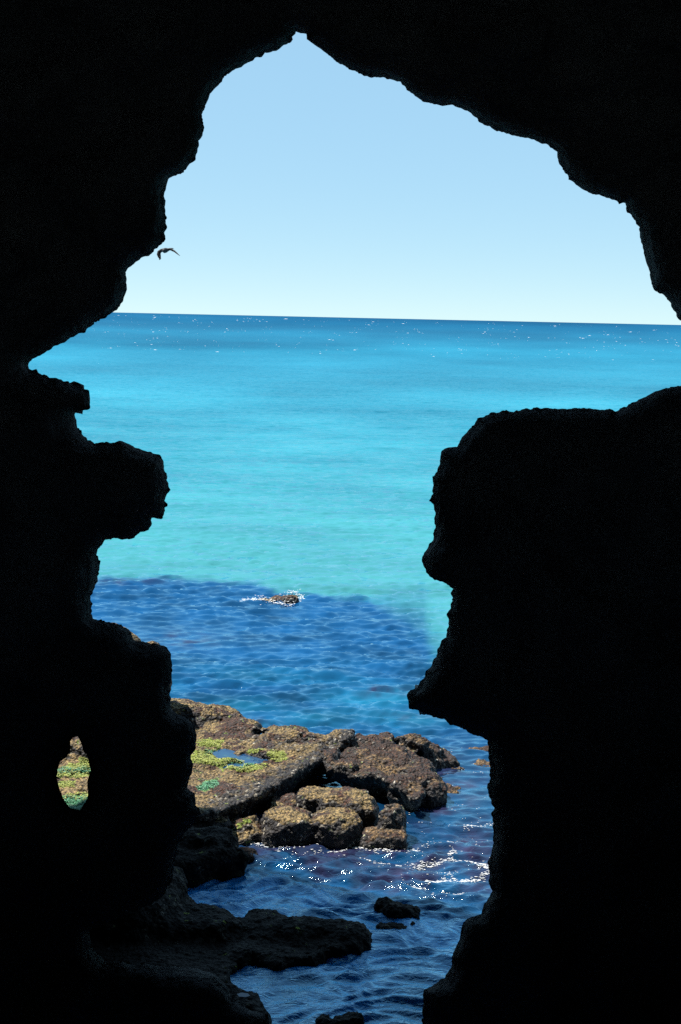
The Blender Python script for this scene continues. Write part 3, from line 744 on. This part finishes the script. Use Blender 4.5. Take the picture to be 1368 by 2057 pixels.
Fk = rock('boulder', [('blob', 490, 1668, 0.10, 0.28, 0.26, 0.22), ('blob', 480, 1692, 0.0, 0.30, 0.22, 0.17), ('blob', 522, 1684, 0.0, 0.22, 0.22, 0.17)], M_TAN, seed=606, weed=0.36, mussel=0.2, h=0.03,
    greens=[[(470,1650),(500,1645),(510,1652),(480,1662)]])
tag(Fk, 'small rounded golden boulder at the left end of the front rocks, beside the shaded slab', 'rock', 'boulders below the rock platform')
Gk = rock('boulder', [('blob', 430, 1664, 0.18, 0.28, 0.26, 0.20), ('blob', 432, 1676, 0.0, 0.3, 0.3, 0.22)], M_TAN, seed=707, weed=0.35, mussel=0.3, h=0.03)
tag(Gk, 'small yellowish boulder mostly hidden behind the shaded slab below the platform', 'rock', 'boulders below the rock platform')
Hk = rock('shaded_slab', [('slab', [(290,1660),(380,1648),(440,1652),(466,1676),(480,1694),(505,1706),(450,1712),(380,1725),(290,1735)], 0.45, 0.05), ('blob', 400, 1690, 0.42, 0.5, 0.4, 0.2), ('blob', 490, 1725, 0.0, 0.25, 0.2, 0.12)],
    M_WET_SHADE, seed=808, weed=0.5, mussel=0.3, h=0.04)
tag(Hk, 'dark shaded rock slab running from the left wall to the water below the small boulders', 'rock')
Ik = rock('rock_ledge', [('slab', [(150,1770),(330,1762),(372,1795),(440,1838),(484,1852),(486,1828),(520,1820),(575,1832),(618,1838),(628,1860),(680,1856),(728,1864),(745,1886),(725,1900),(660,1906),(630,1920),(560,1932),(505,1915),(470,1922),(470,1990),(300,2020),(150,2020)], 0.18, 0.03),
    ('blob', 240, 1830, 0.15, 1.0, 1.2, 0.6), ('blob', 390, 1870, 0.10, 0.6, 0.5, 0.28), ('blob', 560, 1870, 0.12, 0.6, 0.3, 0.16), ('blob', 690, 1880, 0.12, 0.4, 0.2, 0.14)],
    M_WET_SHADE, seed=909, weed=0.5, mussel=0.3, h=0.04, lump=0.07)
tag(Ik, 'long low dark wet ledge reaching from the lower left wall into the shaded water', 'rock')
Mk = rock('rock_ledge', [('slab', [(420,1950),(478,1968),(508,1980),(524,2006),(538,2028),(540,2080),(546,2160),(420,2160)], 0.14, 0.02)], M_WET_SHADE, seed=1010, parted=True, weed=0.5, mussel=0.3, h=0.035, lump=0.05)
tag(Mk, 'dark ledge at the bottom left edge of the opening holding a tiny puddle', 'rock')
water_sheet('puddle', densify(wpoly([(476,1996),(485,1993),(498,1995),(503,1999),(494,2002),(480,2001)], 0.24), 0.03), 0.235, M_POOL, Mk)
Jk = rock('dark_rock', [('blob', 790, 1832, 0.04, 0.20, 0.18, 0.15), ('blob', 825, 1838, 0.0, 0.18, 0.16, 0.12), ('blob', 772, 1826, 0.02, 0.1, 0.12, 0.14)], M_WET_SHADE, seed=1111, weed=0.6, mussel=0.4, h=0.02, rag=0.06, zmin=-0.2)
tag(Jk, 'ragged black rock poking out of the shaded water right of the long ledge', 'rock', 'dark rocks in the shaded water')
Kk = rock('dark_rock', [('blob', 795, 1872, -0.05, 0.24, 0.14, 0.10)], M_WET_SHADE, seed=1212, weed=0.6, mussel=0.4, h=0.02, zmin=-0.2)
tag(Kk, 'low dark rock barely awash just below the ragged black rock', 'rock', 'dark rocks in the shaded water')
Lk = rock('dark_rock', [('blob', 690, 2056, -0.02, 0.22, 0.16, 0.12), ('blob', 650, 2050, -0.02, 0.12, 0.12, 0.09)], M_WET_SHADE, seed=1313, weed=0.6, mussel=0.4, h=0.02, zmin=-0.2)
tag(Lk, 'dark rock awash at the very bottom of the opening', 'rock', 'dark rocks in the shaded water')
Nk = rock('offshore_rock', [('blob', 586, 1209, 0.02, 0.20, 0.22, 0.18), ('blob', 545, 1211, -0.03, 0.46, 0.22, 0.12), ('blob', 562, 1209, -0.02, 0.2, 0.2, 0.11)], M_TAN, seed=1414, weed=0.4, mussel=0.3, h=0.025, zmin=-0.2)
tag(Nk, 'small lone brown rock out in the blue water with white spray round it', 'rock')
Rk = rock('reef_rock', [('blob', 905, 1592, -0.05, 0.35, 0.2, 0.08), ('blob', 890, 1590, -0.04, 0.12, 0.2, 0.08)], M_BROWN, seed=1616, weed=0.3, mussel=0.1, h=0.025, zmin=-0.2)
tag(Rk, 'small weed covered reef just awash at the right foot of the broad weedy rock', 'rock', 'reefs just awash')
Sk = rock('reef_rock', [('blob', 955, 1545, -0.075, 0.4, 0.25, 0.09)], M_BROWN, seed=1717, weed=0.5, mussel=0.2, h=0.025, zmin=-0.2)
tag(Sk, 'reddish reef awash beside the right wall, the nearer of two', 'rock', 'reefs just awash')
Tk = rock('reef_rock', [('blob', 968, 1512, -0.075, 0.3, 0.25, 0.09)], M_BROWN, seed=1718, weed=0.4, mussel=0.2, h=0.025, zmin=-0.2)
tag(Tk, 'pinkish reef awash beside the right wall, the farther of two', 'rock', 'reefs just awash')
# sea stack whose sunlit top shows over the left wall
def stack_at(u, v, y): 
    p = at_y(np.array(u), np.array(v), y); return p
def build_stack():
    h = 0.05
    cs = [(stack_at(228, 1300, 30.0), (0.46, 0.6, 0.46)), (stack_at(308, 1330, 30.0), (0.33, 0.5, 0.34)), (stack_at(180, 1350, 30.2), (1.3, 1.2, 1.0)),
          (stack_at(190, 1470, 30.2), (1.5, 1.4, 1.5)), (stack_at(180, 1600, 30.2), (1.7, 1.6, 1.6)), (stack_at(300, 1380, 30.0), (0.42, 0.6, 0.8))]
    lo_ = np.min([c - np.array(r) for c, r in cs], 0) - 0.3; hi_ = np.max([c + np.array(r) for c, r in cs], 0) + 0.3
    lo_[2] = -0.5
    n = np.ceil((hi_ - lo_) / h).astype(int) + 1
    G = np.stack(np.meshgrid(*[lo_[i] + h * np.arange(n[i]) for i in range(3)], indexing='ij'), -1)
    Fd = None
    for c, r in cs:
        r = np.array(r); f = (np.sqrt((((G - c) / r) ** 2).sum(-1)) - 1) * r.min()
        Fd = f if Fd is None else smin(Fd, f, 0.15)
    near = np.argwhere(np.abs(Fd) < 0.3); pts = lo_ + h * near
    Fd[tuple(near.T)] += 0.10 * fbm(pts / 0.5, 3, 1811) + 0.03 * noise(pts / 0.15, 1812)
    Fd[:, :, 0] = 1
    V, Q = surface_nets(Fd, lo_, h); Nn = vnormals(V, Q)
    c1, _ = cells(V / 0.08, 1813); V = V + Nn * ((0.55 - c1) * 0.025)[:, None]
    z0 = np.zeros(len(V))
    return mesh_np('rock_stack', V, Q, M_TAN, attrs={'green': z0, 'teal': z0, 'mussel': z0 + 0.35, 'weed': z0 + 0.4})
tag(build_stack(), 'tall rock whose sunlit crown peeks over the left edge of the opening', 'rock')
# mossy rock seen through the small hole
Q_ = rock('mossy_rock', [
    ('slab', [(70,1512),(150,1500),(215,1508),(222,1600),(215,1650),(60,1655)], 0.75, 0.2),
    ('blob', 150, 1508, 0.62, 0.7, 1.0, 0.50), ('blob', 172, 1520, 0.72, 0.25, 0.3, 0.25)], M_TAN, seed=1919, parted=True, weed=0.30, mussel=0.22, lump=0.10,
    greens=[[(90,1550),(190,1550),(190,1560),(90,1562)], [(100,1572),(150,1570),(150,1580),(100,1580)], [(140,1594),(190,1590),(190,1606),(120,1606)], [(165,1515),(190,1515),(190,1548),(125,1548),(140,1535),(155,1536)]], teals=[[(90,1545),(190,1540),(190,1553),(90,1552)], [(100,1600),(190,1598),(190,1640),(100,1640)]])
tag(Q_, 'green mossy rock seen through the small hole in the left wall', 'rock')

# ---------------------------------------------------------------- foam
def fleck_mesh(name, P, size, asp, mat, seed, kind='stuff', thick=0.25):
    """many thin irregular foam flecks lying on the water"""
    rng = np.random.default_rng(seed); V, Fc = [], []
    P = np.asarray(P); n = 7
    for i, p in enumerate(P):
        a = np.linspace(0, 2 * math.pi, n, endpoint=False) + rng.uniform(0, 1)
        s = size[i]
        r = s * rng.uniform(0.45, 1.0, n)
        ring = np.stack([p[0] + r * np.cos(a) * asp[i], p[1] + r * np.sin(a), np.full(n, p[2])], -1)
        b = len(V) * 0 + sum(len(x) for x in V)
        V.append(ring); V.append([[p[0], p[1], p[2] + s * thick]])
        Fc += [(b + k, b + (k + 1) % n, b + n) for k in range(n)]
    return tag(mesh_np(name, np.concatenate(V), np.array(Fc), mat), kind=kind)
def scatter_line(px, n, wid, rng, z=0.012):
    L = densify(np.array(px, float), 1.0, closed=False)
    i = rng.integers(0, len(L), n)
    q = L[i] + rng.normal(0, 1, (n, 2)) * np.array([wid * 1.6, wid])
    return at_z(q[:, 0], q[:, 1], 0.0)
def build_foam():
    rng = np.random.default_rng(77)
    P, S_, A_ = [], [], []
    def add(p, s0, s1, a0=1.2, a1=3.0):
        P.append(p); S_.append(rng.uniform(s0, s1, len(p)) ** 1.0); A_.append(rng.uniform(a0, a1, len(p)))
    lines = [([(836,1743),(848,1737),(880,1735),(907,1727),(903,1719),(908,1710),(915,1714)], 200, 1.6), ([(907,1727),(950,1735),(980,1745)], 55, 1.6), ([(957,1740),(983,1748)], 60, 2.0),
             ([(800,1773),(852,1780)], 110, 1.3), ([(857,1775),(885,1768),(893,1763)], 110, 2.0), ([(920,1770),(945,1764),(965,1760),(982,1752)], 130, 2.0), ([(895,1770),(915,1765),(900,1755)], 40, 2.0),
             ([(490,1697),(530,1695),(570,1703)], 100, 1.6), ([(700,1700),(750,1708),(795,1714)], 160, 2.0), ([(720,1735),(790,1742),(860,1740)], 60, 3.0), ([(820,1715),(870,1700),(905,1690)], 40, 2.5),
             ([(515,1702),(600,1708),(700,1712)], 100, 4), ([(930,1665),(965,1658),(990,1652)], 60, 2.0), ([(880,1790),(905,1795),(925,1802)], 60, 4)]
    for px, n, w in lines: add(scatter_line(px, n, w, rng), 0.008, 0.026)
    # loose flecks on the rippled water right of the rocks
    q = np.stack([rng.uniform(800, 990, 420), rng.uniform(1500, 1780, 420)], -1)
    q = q[fbm(np.c_[q / np.array([70, 26]), np.zeros(len(q))], 3, 5) > 0.08]
    add(at_z(q[:, 0], q[:, 1], 0.0), 0.006, 0.018)
    P_, s, a = np.concatenate(P), np.concatenate(S_) * 0.55, np.concatenate(A_)
    P_[:, 2] = sea_height(P_[:, 0], P_[:, 1]) + 0.010
    fleck_mesh('foam', P_, s, a, M_FOAM, 5)
    # spray round the offshore rock
    q = [scatter_line([(487,1206),(520,1204),(545,1210)], 170, 2.2, rng), scatter_line([(570,1197),(595,1195),(608,1200),(603,1207)], 120, 2.0, rng), scatter_line([(520,1211),(560,1213),(590,1216)], 120, 1.6, rng)]
    q = np.concatenate(q); q[:, 2] = sea_height(q[:, 0], q[:, 1]) + 0.02 + rng.exponential(0.03, len(q))
    fleck_mesh('spray', q, rng.uniform(0.008, 0.03, len(q)), rng.uniform(1, 2.2, len(q)), M_FOAM, 6)
    # whitecaps far out
    n = 1100
    v = 638 + 75 * rng.uniform(0, 1, n) ** 1.2; u = rng.uniform(150, 1400, n)
    keep = fbm(np.stack([u / 60, v / 9, 0 * u], -1), 3, 9) > 0.02
    u, v = u[keep], v[keep] + (u[keep] - 684) * 0.022
    p = at_z(u, v, 0.0)
    p = p[(p[:, 1] > 200) & (p[:, 1] < 6000)]
    dist = p[:, 1]
    s = dist / F0 * (0.25 + rng.exponential(0.30, len(p)).clip(0, 1.3)) * 0.78
    p[:, 2] = 0.05
    # their fore-aft length is a few times their height, as a breaking crest
    fleck_mesh('whitecaps', p, s, rng.uniform(1.8, 5.0, len(p)), M_FOAM, 8, thick=0.45)
build_foam()

# ---------------------------------------------------------------- the bird
def build_bird():
    Yb = 27.0
    c = at_y(np.array(335.0), np.array(505.0), Yb); sc = Yb / F0     # metres per photograph pixel
    V, Q = [], []
    def tube(pts, rx, ry, n=10, ex=(1, 0, 0)):
        """closed loft through centres pts with half-widths"""
        b = sum(len(x) for x in V); m = len(pts)
        for i, p in enumerate(pts):
            t = np.array(pts[min(i + 1, m - 1)]) - np.array(pts[max(i - 1, 0)]); t = t / np.linalg.norm(t)
            s1 = np.cross(t, ex); s1 = s1 / (np.linalg.norm(s1) + 1e-9); s2 = np.cross(s1, t)
            a = np.linspace(0, 2 * math.pi, n, endpoint=False)
            V.append(np.array(p) + np.outer(np.cos(a) * rx[i], s1) + np.outer(np.sin(a) * ry[i], s2))
        for i in range(m - 1):
            for k in range(n):
                Q.append((b + i * n + k, b + i * n + (k + 1) % n, b + (i + 1) * n + (k + 1) % n, b + (i + 1) * n + k))
        for e_, rev in ((0, 1), (m - 1, 0)):
            V.append(np.array([pts[e_]])); ci = sum(len(x) for x in V) - 1
            for k in range(n):
                f = (b + e_ * n + k, b + e_ * n + (k + 1) % n, ci); Q.append(f if not rev else f[::-1])
    # local frame: x right, y away from us, z up (in pixels of the photograph)
    tube([(-6.5, -15, 0.0), (-5, -10, 0.6), (-4, -3, 1.4), (-2.5, 4, 2.2), (1, 9, 3.6), (5, 12, 5.2), (8, 14, 6.2), (12.5, 16.5, 6.9)],
         [1.2, 3.2, 5.2, 5.0, 3.4, 2.2, 1.5, 0.2], [1.0, 2.6, 4.8, 4.6, 3.0, 2.0, 1.3, 0.2])
    # left wing: arches out and droops
    tube([(-1, 2, 4.2), (-6, 2, 4.0), (-11, 1, 2.0), (-14.8, -1, -1.5), (-15.6, -3, -6), (-13.8, -5, -11), (-12.0, -7, -16.5)],
         [1.8, 2.2, 3.0, 3.9, 4.1, 3.3, 1.0], [2.5, 2.4, 2.2, 1.8, 1.4, 1.0, 0.6], ex=(0, 1, 0))
    for dx, dz in [(-14.0, -18.0), (-11.6, -16.2), (-9.6, -14.4)]:   # spread outer feathers
        tube([(-14.5, -4, -8), (-13.2, -6, -12), (dx, -7, dz)], [1.3, 1.1, 0.35], [0.9, 0.8, 0.5], n=6, ex=(0, 1, 0))
    # right wing: straight, pointed, sloping down to the right
    tube([(0, 2, 3.6), (6, 2, 4.8), (11, 0, 2.8), (16, -3, 0.2), (22, -8, -4.4), (28, -13, -9.0)],
         [2.2, 2.4, 2.2, 1.8, 1.2, 0.3], [2.4, 2.4, 2.0, 1.6, 1.1, 0.5], ex=(0, 1, 0))
    tube([(-6, -12, 0.2), (-7.5, -19, -0.8), (-8.5, -24, -1.4)], [1.6, 2.2, 2.6], [0.8, 0.6, 0.45], n=8)
    V = np.concatenate(V) * sc
    tri = np.array([q for q in Q if len(q) == 3]); qd = np.array([q for q in Q if len(q) == 4])
    m = plain('dark_plumage', (0.02, 0.022, 0.03), 0.7)
    o = mesh_np('bird', V, [qd, tri], m)
    # weld the limbs and body into one skin
    rm = o.modifiers.new('r', 'REMESH'); rm.mode = 'VOXEL'; rm.voxel_size = 0.0042; rm.use_smooth_shade = True
    dg = bpy.context.evaluated_depsgraph_get()
    me = bpy.data.meshes.new_from_object(o.evaluated_get(dg)); o.modifiers.clear(); o.data = me
    o.location = c
    tag(o, 'dark seabird in flight with drooping wings, silhouetted against the pale sky', 'bird')
build_bird()
